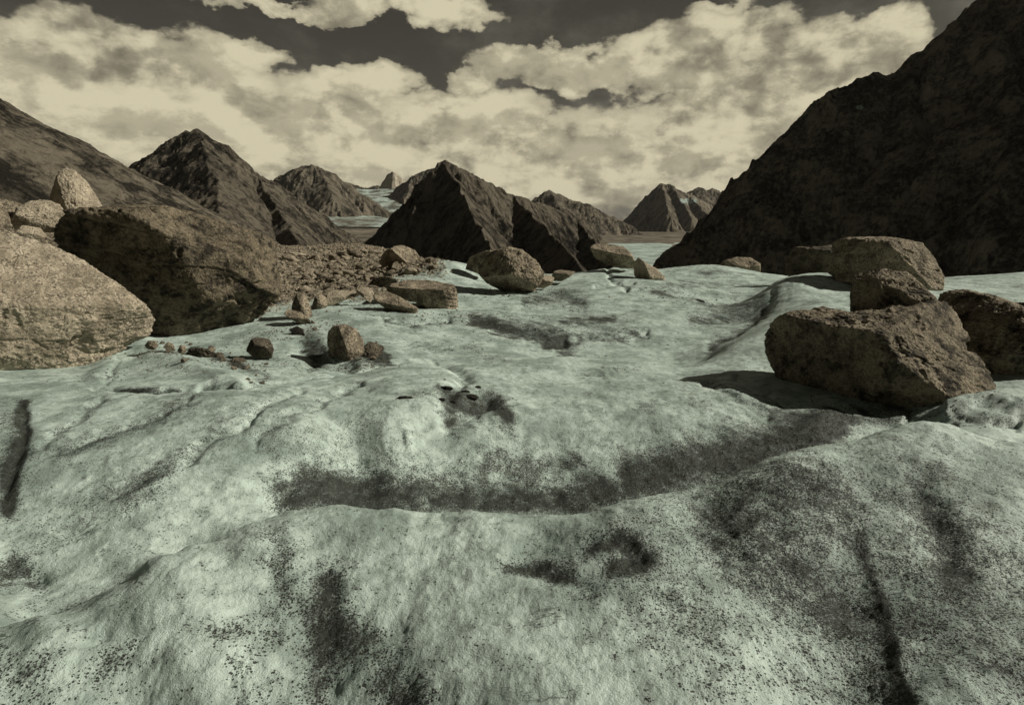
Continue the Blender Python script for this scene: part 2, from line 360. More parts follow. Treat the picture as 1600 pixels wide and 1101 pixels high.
TROUGH_SHADE = [([(450,778),(520,774),(620,775),(750,778),(880,778),(1000,755)], 40, .92), ([(680,780),(780,782),(900,780),(1000,755)], 34, 1.12), ([(980,752),(1080,730),(1200,700),(1290,672)], 38, 1.3)]  # silt plus the trough's shade and the boulder's shadow, painted dark
DIRT_SHADE = [  # (points, half width, strength): stains and silt, plus a shadow line painted dark
 ([(35,635),(38,680),(28,720),(10,790)], 12, 1.4), ([(0,900),(25,885),(55,905)], 25, 1.1),
 ([(160,625),(60,700)], 12, .5), ([(330,600),(250,650),(100,710)], 16, .55), ([(470,610),(380,660),(290,730),(200,790)], 18, .36), ([(560,600),(470,640),(400,690)], 16, .5),
 ([(230,745),(150,770),(60,860)], 34, .3), ([(420,620),(300,700),(190,790)], 14, .28), ([(200,620),(300,640)], 30, .3),
 ([(1280,660),(1380,645),(1420,640)], 22, .9),
 ([(510,900),(505,980),(500,1101)], 38, 1.0), ([(560,1000),(600,1040),(640,1101)], 55, 1.1), ([(430,830),(440,900),(430,980)], 28, .6), ([(380,1000),(400,1101)], 60, .5),
 ([(800,885),(850,885),(868,900)], 26, 1.2), ([(925,860),(970,840),(1000,870),(960,890)], 28, .95), ([(890,910),(930,930)], 20, .6),
 ([(1000,900),(1080,980),(1120,1080)], 60, .3), ([(1100,780),(1160,860),(1240,940)], 70, .3), ([(1000,800),(1200,800),(1400,900)], 130, .25), ([(1310,960),(1370,1030),(1400,1101)], 42, .5),
 ([(1350,830),(1372,930),(1398,1010),(1425,1101)], 10, .6), ([(1440,760),(1480,850),(1500,900)], 30, .42), ([(1200,760),(1300,800)], 70, .35), ([(1500,950),(1600,1050)], 90, .42),
 ([(700,625),(770,625),(785,645)], 20, 1.1), ([(690,605),(620,620)], 7, .6), ([(705,650),(710,670)], 9, .5), ([(790,655),(800,665)], 14, .5),
 ([(740,500),(790,515),(880,535)], 11, .9), ([(820,470),(880,460),(910,475)], 10, .8), ([(740,500),(900,500),(990,505)], 12, .5), ([(1080,500),(1150,490),(1190,480)], 10, .8), ([(1110,540),(1150,520),(1195,492)], 8, 1.0),  # curl beside the ice dome is a shadow line put into the colour
 ([(850,540),(920,525),(1010,522)], 6, .6), ([(480,540),(530,565),(600,560)], 14, .6), ([(480,575),(500,545),(480,530)], 16, .6), ([(370,570),(420,590),(400,600)], 12, .7), ([(560,540),(600,560)], 16, .7),
 ([(600,498),(650,505),(720,498)], 8, .7), ([(500,690),(560,660)], 30, .2), ([(1100,600),(1240,650)], 14, .45), ([(730,590),(705,610)], 12, .5),
 ([(180,560),(230,575),(300,595)], 22, -.5), ([(150,606),(250,608),(380,605)], 4, .9), ([(165,600),(188,560)], 3, .8), ([(300,545),(380,575)], 9, 1.0), ([(0,640),(20,700),(0,760)], 30, .6), ([(90,960),(200,900)], 18, .5), ([(0,1030),(100,1090)], 60, .5), ([(200,1000),(140,1050)], 28, .6),
 ([(800,560),(900,550)], 6, .6), ([(1480,650),(1590,660)], 8, .6), ([(1000,455),(1160,462)], 5, .45), ([(1060,438),(1180,445)], 3, .7), ([(1020,460),(1150,475)], 3, .7), ([(1040,448),(1120,452)], 2, .7), ([(1090,428),(1180,432)], 2, .7), ([(1480,440),(1600,446)], 3, .6), ([(1490,465),(1600,475)], 5, .5), ([(880,500),(960,497)], 5, .6), ([(640,540),(740,545),(800,560)], 8, .5), ([(900,585),(1000,575)], 5, .4), ([(1000,640),(1150,625)], 8, .35), ([(600,770),(480,750)], 18, .4), ([(760,720),(900,715)], 14, .5),
]
LIPS = [  # far side of these crests drops away
 ([(-60,988),(0,978),(60,966),(120,945),(170,925),(205,895),(235,876),(270,862),(300,846),(380,818),(455,795),(530,788),(620,790),(720,790),(790,797),(860,800),(950,788),(1010,766),(1100,752),(1180,722),(1260,697),(1330,688),(1380,670),(1420,656),(1500,664),(1600,692),(1700,715)], (.06, .42), 32, 5),
 ([(640,577),(700,572),(760,567),(820,560),(880,556),(940,557),(1000,559),(1060,564),(1110,568)], .20, 14, 3),
 ([(440,862),(480,850),(530,852)], .06, 25, 6), ([(100,1010),(150,1000),(200,985),(250,985)], .07, 30, 6), ([(590,715),(640,700),(700,690)], .05, 20, 5)]
def field(X, Y, detail=True):
    Q = plan(X, Y); z = zbase(X, Y)
    P = np.stack([X, Y, np.zeros_like(X)], -1)
    wob = np.stack([perlin(P*3.1), perlin(P*3.1+9.7)], -1)*7+np.stack([perlin(P*9+3), perlin(P*9+31)], -1)*3
    Qw = Q+wob*np.clip(Q[:, 1:2]/300, 0.25, 1.3)
    for pts, hw, h in GROOVES:
        d, s, t = poly_dist(Qw, pts)
        z = z+h*np.exp(-(d/hw)**2*1.4)
    # sharp shoulder in the right foreground: the ice steps down to its left
    H = np.array([hit(*p) for p in [(1340,800),(1350,840),(1368,900),(1382,950),(1402,1010),(1428,1101),(1445,1160)]]); L = plan(H[:, 0], H[:, 1]); L = L[np.argsort(L[:, 1])]
    d = np.interp(Q[:, 1], L[:, 1], L[:, 0])+wob[:, 0]*.35-Q[:, 0]; d = np.maximum(d, 0)
    z = z-.06*np.exp(-d/190)*(1-np.exp(-d/75))*sstep(Q[:, 1], L[0, 1], L[0, 1]+230)
    for pts, am, dec, w0 in LIPS:
        H = np.array([hit(p[0], p[1]+3) for p in pts]); L = plan(H[:, 0], H[:, 1]); L[:, 1] -= 2; L = L[np.argsort(L[:, 0])]; L[1:-1, 1] = (L[:-2, 1]+2*L[1:-1, 1]+L[2:, 1])/4
        q = Q+wob*.3; d = np.interp(q[:, 0], L[:, 0], L[:, 1])-q[:, 1]; d = np.maximum(d, 0)
        am_ = np.interp(Q[:, 0], [-800, -420, -250, 0], am[:1]*2+am[1:]*2) if isinstance(am, tuple) else am
        end = sstep(Q[:, 0], L[0, 0]-30, L[0, 0]+130)*sstep(-Q[:, 0], -L[-1, 0]-30, -L[-1, 0]+130)
        z = z-am_*np.exp(-d/dec)*(1-np.exp(-d/w0))*end
    # lumps and granular melt relief
    near = np.clip(1.25-Y/14, 0.3, 1.0)
    z = z+0.045*near*fbm(P*1.3+5, 3)+0.024*near*(fbm(P*3.3+50, 4))-0.018*near*np.abs(perlin(P*5.2+80))
    if detail: z = z+0.009*fbm(P*14, 5, 0.62)+0.0035*perlin(P*60)
    if detail: z = z+np.where(Y > 9, 0.16*fbm(np.stack([X*.35, Y*.6, X*0], -1), 6, 0.62), 0)*sstep(Y, 9, 14)
    z = z+0.22*perlin(np.stack([X*.16, Y*.22, X*0+4], -1))*sstep(Y, 13, 22)
    # rubble bank
    RB = moraine(X, Y)
    if detail: z = z+RB*(0.22*fbm(P*1.2+3, 6, 0.65, ridged=True)+0.12*fbm(P*4.2+13, 3, 0.6))
    far = np.maximum(Y-58, 0); z = np.where(Y > 58, z-far*0.42+far*0, z); z = np.maximum(z, -119)
    return z
def moraine(X, Y):
    s = X/np.maximum(Y, .5); P = np.stack([X*.5, Y*.5, X*0], -1); n = 0.35*fbm(P, 4)
    e = (px_s(705)-s)*9+n                       # left of this bearing
    depth = sstep(np.log(np.maximum(Y, 1))+n*.25, math.log(15.5)-sstep(s, px_s(520), px_s(380))*0.20, math.log(17.5)-sstep(s, px_s(520), px_s(380))*0.20)
    e2 = sstep(e, 0, 0.35)
    mid = sstep(s, px_s(640), px_s(560))
    right = sstep(np.log(np.maximum(Y, 1)), math.log(20.0), math.log(23))
    return e2*depth*np.maximum(mid, right)
def px_s(px): return (px-CX)/FPX/math.cos(R(13.44-8))*1.0*0.995
def dirt_shade_of(X, Y):
    Q = plan(X, Y); P = np.stack([X, Y, np.zeros_like(X)], -1)
    Qw = Q+np.stack([perlin(P*3.1+40), perlin(P*3.1+49.7)], -1)*11*np.clip(Q[:, 1:2]/260, 0.25, 1.1)
    D_ = np.full(len(X), 0.0)
    for pts, hw, st in DIRT_SHADE:
        d, s, t = poly_dist(Qw, pts); D_ = D_+st*np.exp(-(d/(hw*1.05))**2)
    H = np.array([hit(p[0], p[1]+3) for p in LIPS[0][0]]); L = plan(H[:, 0], H[:, 1]); L[:, 1] -= 2; L = L[np.argsort(L[:, 0])]; L[1:-1, 1] = (L[:-2, 1]+2*L[1:-1, 1]+L[2:, 1])/4
    beyond = sstep(np.interp(Q[:, 0], L[:, 0], L[:, 1])-Q[:, 1]+3*perlin(P*6+3), -1, 5)     # silt and painted shade stay behind the crest
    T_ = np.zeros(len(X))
    for pts, hw, st in TROUGH_SHADE:
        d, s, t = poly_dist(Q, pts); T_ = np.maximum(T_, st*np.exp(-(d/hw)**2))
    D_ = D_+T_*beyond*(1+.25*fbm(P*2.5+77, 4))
    D_ = D_+0.16*fbm(P*0.9+20, 4)+0.26*sstep(X, 0.2, 1.3)*sstep(4.2-Y, 0, 1.0)
    st = fbm(np.stack([(X*.85-Y*.5)*2.6, (X*.5+Y*.85)*.45, X*0+3], -1), 5, .6)   # streaks along the flow, left
    st2 = fbm(np.stack([(X*.9+Y*.45)*2.6, (-X*.45+Y*.9)*.45, X*0+9], -1), 5, .6)
    sf = fbm(np.stack([(X*.85-Y*.5)*9, (X*.5+Y*.85)*1.1, X*0+13], -1), 4, .6); sf2 = fbm(np.stack([(X*.9+Y*.45)*9, (-X*.45+Y*.9)*1.1, X*0+19], -1), 4, .6)
    D_ = D_+(0.44*np.where(X < 0, st, st2)+.34*np.where(X < 0, sf, sf2))*(.35+.65*sstep(np.abs(X), 0, .5))
    return np.clip(D_, 0, 1.35)

nr, nc = 940, 900
Yp = np.exp(np.linspace(math.log(2.1), math.log(62), nr-60)); Yp = np.concatenate([Yp, np.exp(np.linspace(math.log(62.5), math.log(360), 60))])-1.5
sarr = np.linspace(-1, 1, nc); sarr = sarr*0.95+np.sign(sarr)*np.abs(sarr)**7*1.0
YY = np.repeat(Yp[:, None], nc, 1).ravel(); XX = ((Yp[:, None]+1.5)*sarr[None]).ravel()
ZZ = field(XX, YY)
ice = ice_material()
rubm = moraine(XX, YY)
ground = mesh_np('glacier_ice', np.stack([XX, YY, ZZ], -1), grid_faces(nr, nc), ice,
                 attrs={'dirt_shade': dirt_shade_of(XX, YY), 'rubble': rubm})
ground['kind'] = 'structure'
GZ = ZZ.reshape(nr, nc); GY = Yp; GS = sarr
def gz(X, Y):
    """ground height by looking up the finished surface"""
    X = np.atleast_1d(X).astype(float); Y = np.atleast_1d(Y).astype(float)
    j = np.clip(np.searchsorted(GY, Y)-1, 0, nr-2); s = X/(Y+1.5); i = np.clip(np.searchsorted(GS, s)-1, 0, nc-2)
    fy = np.clip((Y-GY[j])/(GY[j+1]-GY[j]), 0, 1); fx = np.clip((s-GS[i])/(GS[i+1]-GS[i]), 0, 1)
    return GZ[j, i]*(1-fy)*(1-fx)+GZ[j+1, i]*fy*(1-fx)+GZ[j, i+1]*(1-fy)*fx+GZ[j+1, i+1]*fy*fx
def ghit(px, py):
    d = dirpx(px, py); X = d[0]/d[1]*YS; Z = d[2]/d[1]*YS
    b = np.nonzero(Z < gz(X, YS))[0]
    if not len(b): return None
    return d*(YS[b[0]]/d[1])

# ------------------------------------------------------------------ boulders
def cube_sphere(n):
    t = np.tan(np.linspace(-1, 1, n)*math.pi/4); a, b = np.meshgrid(t, t, indexing='ij'); o = np.ones_like(a)
    Vs, Fs = [], []; f = grid_faces(n, n); k = 0
    for (x, y, z) in ((o, a, b), (-o, b, a), (b, o, a), (a, -o, b), (a, b, o), (b, a, -o)):
        Vs.append(np.stack([x, y, z], -1).reshape(-1, 3)); Fs.append(f+k); k += n*n
    V = np.vstack(Vs); V /= np.linalg.norm(V, axis=1)[:, None]; F = np.vstack(Fs)
    key = np.round(V*1e5).astype(np.int64); _, idx, inv = np.unique(key, axis=0, return_index=True, return_inverse=True)
    return V[idx], inv.ravel()[F]
_cs = {}
def outline_radius(poly, c, th):
    P = np.array(poly, float)-c; out = np.zeros(len(th)); d = np.stack([np.cos(th), np.sin(th)], -1)
    for i in range(len(P)):
        a = P[i]; e = P[(i+1) % len(P)]-a
        den = d[:, 0]*e[1]-d[:, 1]*e[0]; den = np.where(np.abs(den) < 1e-9, 1e-9, den)
        t = (a[0]*e[1]-a[1]*e[0])/den; u = (a[0]*d[:, 1]-a[1]*d[:, 0])/den
        ok = (t > 0) & (u >= -1e-6) & (u <= 1+1e-6); out = np.where(ok, np.maximum(out, t), out)
    return out
def rock_verts(poly, Y, depth, facets, seed, n, amps, nrand=14, freq=1.0, sharp=44, strat=None, centre=None):
    if n not in _cs: _cs[n] = cube_sphere(n)
    V, F = _cs[n]; rs = np.random.RandomState(seed)
    pp = np.array(poly, float)
    if centre is None:
        x, y = pp[:, 0], pp[:, 1]; x2, y2 = np.roll(x, -1), np.roll(y, -1); cr = x*y2-x2*y; a = cr.sum()/2
        centre = (((x+x2)*cr).sum()/(6*a), ((y+y2)*cr).sum()/(6*a))
    c3 = P3(centre[0], centre[1], Y); dist = np.linalg.norm(c3); fw = c3/dist
    rt = np.cross(fw, [0, 0, 1.0]); rt /= np.linalg.norm(rt); up = np.cross(rt, fw)
    # outline as tangents of angle about the line of sight
    pl = []
    for p in pp:
        d = dirpx(*p); pl.append((d@rt/(d@fw), d@up/(d@fw)))
    pl = np.array(pl)
    th = np.linspace(-math.pi, math.pi, 1441); tr = outline_radius(pl, np.zeros(2), th)
    tr = np.where(tr <= 0, np.median(tr), tr)
    Wx = (pl[:, 0].max()-pl[:, 0].min())/2*dist; Hy = (pl[:, 1].max()-pl[:, 1].min())/2*dist
    R0 = math.sqrt(Wx*Hy); Dz = depth*R0
    a, b, c = V[:, 0], V[:, 1], V[:, 2]                       # right, up, towards viewer
    a, b, c = a*Wx, b*Hy, c*Dz; L = np.sqrt(a*a+b*b+c*c); a, b, c = a/L, b/L, c/L
    t = np.interp(np.arctan2(b, a), th, tr); s = np.sqrt(a*a+b*b)
    rs_ = dist*t/np.maximum(s+c*t, 1e-4)
    inv = (1/np.maximum(rs_, 1e-6))**sharp
    dn = np.stack([a/Wx, b/Hy, c/Dz], -1)
    pls = [(np.array(f[:3], float), f[3]) for f in facets]
    for k in range(nrand):
        nn = rs.normal(size=3); nn[2] = nn[2]*0.8+np.sign(nn[2])*0.95; pls.append((nn, rs.uniform(0.72, 0.98)))
    pls += [(np.array([0, 0, 1.0]), 1.0), (np.array([0, 0, -1.0]), 1.0)]
    for nn, dd in pls:
        nn = nn/np.linalg.norm(nn); q = np.maximum(dn@nn, 1e-6)/dd; inv = inv+q**sharp
    r = inv**(-1/sharp)
    Pn = np.stack([a*r, b*r, c*r], -1)
    W = (Pn[:, :1]*rt+Pn[:, 1:2]*up-Pn[:, 2:3]*fw); q = W/R0*freq+seed*3.7
    if strat is not None:
        q = q*1.0; ax = np.array(strat[:3], float); ax /= np.linalg.norm(ax)
        h = (W@ax)/R0*strat[3]+0.5*perlin(q*1.3); saw = h-np.floor(h); ds = (sstep(saw, 0, .12)*(1-saw*.55)-.5)*strat[4]
    else: ds = 0
    a1, a2, a3 = amps
    cr = 1-np.abs(perlin(q*1.7+61)+.35*perlin(q*5+7)); cr = np.clip((cr-.93)/.07, 0, 1)
    dsp = a1*fbm(q*1.1, 4)+1.5*a2*(fbm(q*3.0+11, 5, 0.6, ridged=True)-0.35)+1.5*a3*fbm(q*9+5, 5, 0.66, ridged=True)+ds-.028*cr
    # chipped pits
    dsp = dsp-a2*1.3*sstep(fbm(q*2.3+31, 4), 0.18, 0.30)*1.0
    W = W*(1+dsp*0.9)[:, None]
    return c3+W, F, R0
rock_count = {}
def rock(name, label, poly, Y, mat, depth=0.9, facets=(), seed=1, n=70, amps=(.06, .05, .03), cat='boulder', **kw):
    group = kw.pop('group', None)
    V, F, R0 = rock_verts(poly, Y, depth, list(facets), seed, n, amps, **kw)
    c = V.mean(0); base = np.array([c[0], c[1], V[:, 2].min()])
    o = mesh_np(name, V-base, F, mat); o.location = base
    o['label'] = label; o['category'] = cat
    if group: o['group'] = group
    return o

BBL = rock_material('dark_brown_gneiss', (0.030, 0.026, 0.020), (0.27, 0.225, 0.155), 0.8, .5)
TAN = rock_material('tan_granite', (0.10, 0.085, 0.062), (0.47, 0.40, 0.29), 1.0, .85)
PALE = rock_material('pale_granite', (0.27, 0.232, 0.168), (0.58, 0.505, 0.38), 0.9, .85)
DARKR = rock_material('dark_gneiss', (0.04, 0.035, 0.026), (0.20, 0.172, 0.125), 0.9, .6)
MIDR = rock_material('brown_gneiss', (0.042, 0.037, 0.028), (0.40, 0.34, 0.245), 1.0, .6)
BLK = rock_material('black_schist', (0.016, 0.015, 0.012), (0.05, 0.045, 0.035), 2.0, .4)

rock('boulder', 'wide pale slab-like boulder with dark ledged underside, cut by the left picture edge',
     [(-230,400),(-160,362),(-60,350),(0,360),(28,372),(60,380),(110,398),(150,424),(190,452),(220,475),(234,500),(228,525),(205,532),(185,545),(160,562),(140,576),(60,583),(-10,586),(-200,590),(-260,520)],
     8.6, PALE, 0.75, [(.15,.85,.55,.46), (0,-.3,.95,.70), (.35,.1,.9,.86), (.25,-.6,.75,.72)], 3, 170, (.04,.042,.022), nrand=8, strat=(.15,.1,1,4.0,.018), centre=(30,485))
rock('boulder', 'large dark overhanging boulder with flat top and lit right shoulder beside the pale slab',
     [(100,352),(112,335),(150,325),(200,322),(260,325),(310,338),(350,352),(400,365),(430,382),(455,405),(465,430),(458,455),(435,490),(420,510),(395,516),(360,518),(300,535),(250,540),(228,536),(205,500),(180,455),(150,430),(118,415),(100,385)],
     11.6, BBL, 0.85, [(-.55,-.28,.80,.52), (.90,.12,.42,.78), (.35,-.75,.55,.74), (0,.97,.22,.92), (.45,.55,.65,.74), (.2,-.1,.97,.70)], 8, 190, (.05,.045,.022), nrand=6, strat=(.25,.15,1,2.6,.05))
rock('boulder', 'pale pointed boulder standing on the scree slope behind the large dark boulder',
     [(76,345),(80,305),(92,270),(104,264),(118,270),(134,285),(150,308),(172,326),(170,350),(100,352)], 23, PALE, 0.9,
     [(.6,.3,.75,.7), (-.9,.1,.5,.55)], 12, 80, (.06,.06,.03), centre=(115,325))
rock('boulder', 'rounded pale boulder split by a crack between the pale slab and the pointed boulder',
     [(18,345),(28,325),(45,315),(70,311),(92,320),(103,336),(100,355),(95,364),(70,362),(45,362),(25,358)], 16.5, PALE, 0.9,
     [(.2,.8,.6,.75), (.1,-.7,.7,.8)], 13, 80, (.06,.05,.02))
rock('boulder', 'small pale block below the rounded boulder, above the pale slab', [(22,365),(35,352),(62,356),(72,368),(60,380),(35,380)], 14.5, PALE, .9, [(.2,.8,.6,.7)], 14, 50)
rock('boulder', 'low pale block at the left picture edge above the pale slab', [(-30,350),(-10,330),(10,328),(16,345),(10,362),(-20,368)], 15.5, TAN, .9, [(.2,.8,.6,.7)], 15, 50)

rock('boulder', 'upright brown rock leaning against the right foot of the large dark boulder',
     [(454,498),(457,474),(466,456),(474,460),(484,476),(489,497),(486,503)], 12.6, TAN, .9, [(.7,.3,.6,.6), (-.7,0,.7,.6)], 21, 60)
rock('rock_slab', 'flat tan slab with a dark near edge lying beside the large dark boulder', [(438,486),(450,483),(470,488),(484,500),(486,511),(476,510),(455,499)], 12.0, TAN, .9, [(.1,.75,.6,.35), (-.2,-.6,.7,.5)], 22, 50, cat='rock slab')
rock('rock_slab', 'smooth pale slab in the rubble left of the long tilted block', [(506,477),(512,458),(528,449),(556,450),(557,457),(540,468),(520,477)], 15, PALE, .8, [(.1,.9,.5,.3)], 23, 50, (.04,.03,.01), cat='rock slab')
rock('rock_slab', 'small angular pale slab touching the head of the long tilted block', [(556,455),(565,447),(580,450),(586,462),(578,473),(566,464)], 15, PALE, .7, [(.1,.85,.5,.4)], 24, 40, (.04,.03,.01), cat='rock slab')
rock('rock', 'brown rock in the rubble just left of the smooth pale slab', [(487,480),(492,465),(504,458),(514,470),(508,484),(495,488)], 14.5, TAN, .9, [(.6,.5,.6,.6)], 25, 40, cat='rock')
rock('boulder', 'long tilted block with a flat lit top lying on the ice',
     [(584,462),(590,456),(604,455),(625,464),(652,481),(650,490),(642,500),(630,497),(608,485),(586,470)], 14.2, TAN, .9, [(.05,.85,.5,.36), (-.5,-.6,.62,.5)], 26, 70, (.03,.04,.02), nrand=4, sharp=24)
rock('boulder', 'broad layered brown block with a pale right end, beside the long tilted block',
     [(606,456),(612,444),(640,438),(665,437),(690,442),(708,446),(713,462),(713,480),(704,486),(694,489),(670,482),(650,472),(625,466)], 15.6, TAN, 1.0,
     [(.05,.9,.4,.55), (-.1,-.3,.9,.6), (.95,.0,.35,.82)], 27, 90, (.03,.05,.02), strat=(.0,.15,1,6,.07), nrand=5)
rock('boulder', 'dark oval rock half sunk in the rubble above the long tilted block', [(574,447),(584,436),(600,431),(618,436),(624,445),(612,453),(592,454)], 18.5, DARKR, .8, [(0,-.3,.9,.6)], 28, 50)
rock('boulder', 'lit wedge-shaped boulder with shadowed left side on top of the rubble bank',
     [(592,420),(598,398),(615,386),(630,383),(648,392),(660,410),(668,425),(655,430),(630,427),(605,424)], 24, TAN, .9, [(.6,.5,.6,.55), (-.6,-.3,.7,.5)], 29, 80, (.04,.05,.02), nrand=6)
rock('boulder', 'small dark rock right of the wedge-shaped boulder behind the ice peak', [(664,420),(672,408),(684,402),(694,412),(694,424),(680,428)], 27, DARKR, .9, [], 30, 40)
rock('boulder', 'low dark rock behind the ice peak, left of the rounded mid boulder', [(722,418),(736,405),(758,398),(768,415),(762,435),(742,432)], 25, MIDR, .9, [], 31, 50)
rock('boulder', 'rounded pitted tan boulder with black underside on the ice crest at centre',
     [(748,425),(752,406),(770,394),(796,388),(815,392),(836,408),(847,426),(842,442),(832,455),(808,458),(782,452),(762,441)], 19.2, TAN, .95,
     [(.35,.55,.75,.78), (-.1,-.85,.5,.62)], 32, 110, (.06,.06,.035))
rock('boulder', 'tan block tucked behind the left side of the rounded mid boulder', [(728,420),(734,402),(760,392),(778,392),(770,415),(755,430)], 22, TAN, .8, [], 33, 50)
rock('rock', 'small pale wedge at the right foot of the rounded mid boulder', [(838,449),(845,434),(856,427),(866,434),(862,444),(850,450)], 20, PALE, .8, [(.3,.8,.5,.5)], 34, 40, cat='rock')
rock('rock', 'dark low rock with a lit top right of the small pale wedge', [(860,436),(866,424),(882,420),(902,421),(892,431),(876,440),(868,440)], 22, TAN, .8, [(0,.9,.4,.5), (-.2,-.6,.7,.5)], 35, 40, cat='rock')
rock('boulder', 'tan boulder with hollow shaded side, upper of the two by the valley gap',
     [(922,386),(930,379),(950,378),(972,384),(985,396),(992,410),(988,419),(968,418),(945,412),(930,402)], 27, TAN, .9, [(.2,.85,.5,.5), (-.3,-.5,.75,.5)], 36, 80, (.06,.06,.02), nrand=6)
rock('boulder', 'leaning pale wedge boulder with black left face, lower of the two by the valley gap',
     [(983,425),(990,411),(998,403),(1008,410),(1026,420),(1038,433),(1040,449),(1034,454),(1020,450),(1008,438),(996,434)], 23.5, PALE, .9, [(.4,.6,.7,.55), (-.95,-.1,.45,.3), (0,-.9,.4,.62)], 37, 80, (.04,.04,.02), nrand=4, sharp=24)
rock('boulder', 'weathered oval rock behind the ice crest at the foot of the dark mountainside', [(1120,424),(1130,408),(1150,402),(1172,403),(1187,412),(1186,428),(1160,432)], 34, TAN, .9, [(.2,.6,.6,.7)], 38, 50)
rock('boulder', 'big flat-topped block with a lit right flank behind the right-hand boulders',
     [(1298,425),(1304,380),(1325,371),(1360,369),(1400,372),(1440,380),(1456,402),(1472,432),(1470,452),(1450,452),(1420,440),(1370,445),(1310,440)], 15.5, TAN, .9,
     [(.80,.45,.5,.62), (-.25,-.05,.95,.55), (0,.97,.15,.90)], 41, 110, (.04,.05,.02), nrand=5)
rock('boulder', 'low shadowed block left of the flat-topped block behind the ice dome', [(1226,430),(1236,392),(1256,380),(1300,379),(1320,384),(1320,436),(1270,438)], 22, DARKR, .8, [(0,.95,.3,.8), (-.3,-.1,.9,.6)], 42, 60, (.04,.05,.02))
# right-hand group on its ice pedestal
rock('boulder', 'massive blunt-nosed boulder overhanging the dark ice hollow, nearest and widest of the right-hand group',
     [(1202,545),(1203,522),(1216,500),(1245,487),(1290,481),(1328,489),(1380,482),(1430,466),(1470,457),(1500,461),(1535,474),(1562,505),(1572,560),(1550,605),(1505,622),(1460,632),(1420,643),(1370,646),(1310,644),(1268,638),(1240,620),(1222,595),(1210,570)],
     6.9, MIDR, .8, [(-.1,.9,.4,.64), (-.62,-.25,.75,.55), (.78,.42,.45,.52), (.35,-.35,.9,.80), (0,-.8,.6,.74)], 51, 200, (.05,.05,.022), nrand=8, centre=(1370,560))
rock('boulder', 'blocky rounded boulder with a wrinkled crown, uppermost of the right-hand group',
     [(1331,500),(1330,460),(1337,435),(1350,424),(1385,420),(1418,427),(1438,445),(1458,465),(1480,500),(1420,530),(1345,520)], 7.55, MIDR, .9, [(.2,.85,.5,.75), (-.4,0,.9,.66)], 52, 150, (.05,.05,.022))
rock('boulder', 'rough boulder with a sunlit sloping flank squeezed between the blunt-nosed one and the rightmost one',
     [(1430,500),(1465,457),(1515,456),(1556,466),(1600,484),(1650,520),(1680,570),(1680,625),(1600,640),(1540,624),(1500,600),(1450,560)], 7.5, MIDR, .9, [(.75,.35,.55,.80), (.45,.75,.5,.88), (-.3,.3,.9,.8), (.3,-.5,.8,.8)], 53, 170, (.05,.05,.024), nrand=3)
rock('boulder', 'rough boulder cut by the right edge of the picture, rightmost of the group',
     [(1540,560),(1548,500),(1570,474),(1610,478),(1660,500),(1720,560),(1720,620),(1640,636),(1590,630),(1555,612)], 8.3, MIDR, .9, [(.5,.4,.7,.8), (-.9,.1,.5,.8)], 54, 130, (.06,.055,.025), nrand=2)
# stones on the ice
rock('boulder', 'egg-shaped tan boulder with black left face standing in a melt hollow on the ice',
     [(512,535),(513,520),(522,510),(540,508),(556,515),(566,530),(568,548),(560,562),(548,574),(535,574),(520,562),(514,550)], 9.3, TAN, .95, [(.55,.35,.75,.62), (-.8,-.15,.6,.45), (-.3,-.8,.5,.7)], 61, 110, (.04,.05,.03), nrand=5)
rock('rock', 'crumbled dark stone beside the egg-shaped boulder on its right', [(560,566),(564,550),(576,537),(590,533),(598,545),(592,560),(578,572),(566,573)], 9.5, DARKR, .8, [(.4,.7,.6,.7)], 62, 60, (.10,.12,.08), cat='rock')
rock('rock', 'blocky grey stone between the large dark boulder and the egg-shaped boulder', [(385,548),(388,532),(402,527),(420,530),(427,545),(424,559),(408,561),(395,556)], 9.0, DARKR, .9, [(.2,.85,.5,.6), (-.3,-.4,.8,.6)], 63, 60, (.05,.06,.03), cat='rock')
rock('rock', 'small grey stone just below and left of the blocky grey stone', [(358,567),(366,558),(378,557),(387,566),(382,574),(368,574)], 8.6, DARKR, .9, [(.2,.8,.5,.6)], 64, 40, cat='rock')
rock('rock', 'thin dark fragment pointing down on the ice below the flat tan slab', [(452,515),(464,509),(472,514),(478,526),(470,529),(458,522)], 10.9, BLK, .6, [], 65, 40, (.03,.04,.02), cat='rock')
rock('rock', 'short tan fragment on the ice below the upright brown rock', [(486,500),(495,505),(492,512),(486,508)], 12.0, TAN, .7, [], 66, 30, cat='rock')
rock('rock', 'leftmost of the small tan stones lined up under the large dark boulder', [(226,540),(232,532),(243,533),(248,540),(240,546),(230,545)], 9.3, TAN, .9, [], 67, 30, cat='rock')
rock('rock', 'middle one of the small tan stones lined up under the large dark boulder', [(255,542),(262,534),(270,537),(274,547),(264,549)], 9.2, TAN, .9, [], 68, 30, cat='rock')
rock('rock', 'rightmost of the small tan stones lined up under the large dark boulder', [(277,548),(282,539),(290,540),(291,550),(283,553)], 9.1, TAN, .9, [], 69, 30, cat='rock')
rock('rock', 'long heap-shaped grey stone right of the small tan stones', [(292,558),(300,546),(318,545),(335,552),(348,562),(335,566),(310,562)], 8.9, DARKR, .9, [], 70, 60, (.14,.16,.10), cat='rock')
rock('rock', 'lone flat black stone on the far ice left of the dome', [(1081,471),(1090,467),(1100,470),(1103,477),(1094,478)], 17.5, BLK, .9, [], 71, 30, cat='rock')
rock('rock', 'black stone peeping out behind the left edge of the ice dome', [(1189,478),(1189,462),(1196,455),(1208,457),(1210,475),(1200,484)], 17.0, BLK, .9, [], 72, 30, cat='rock')
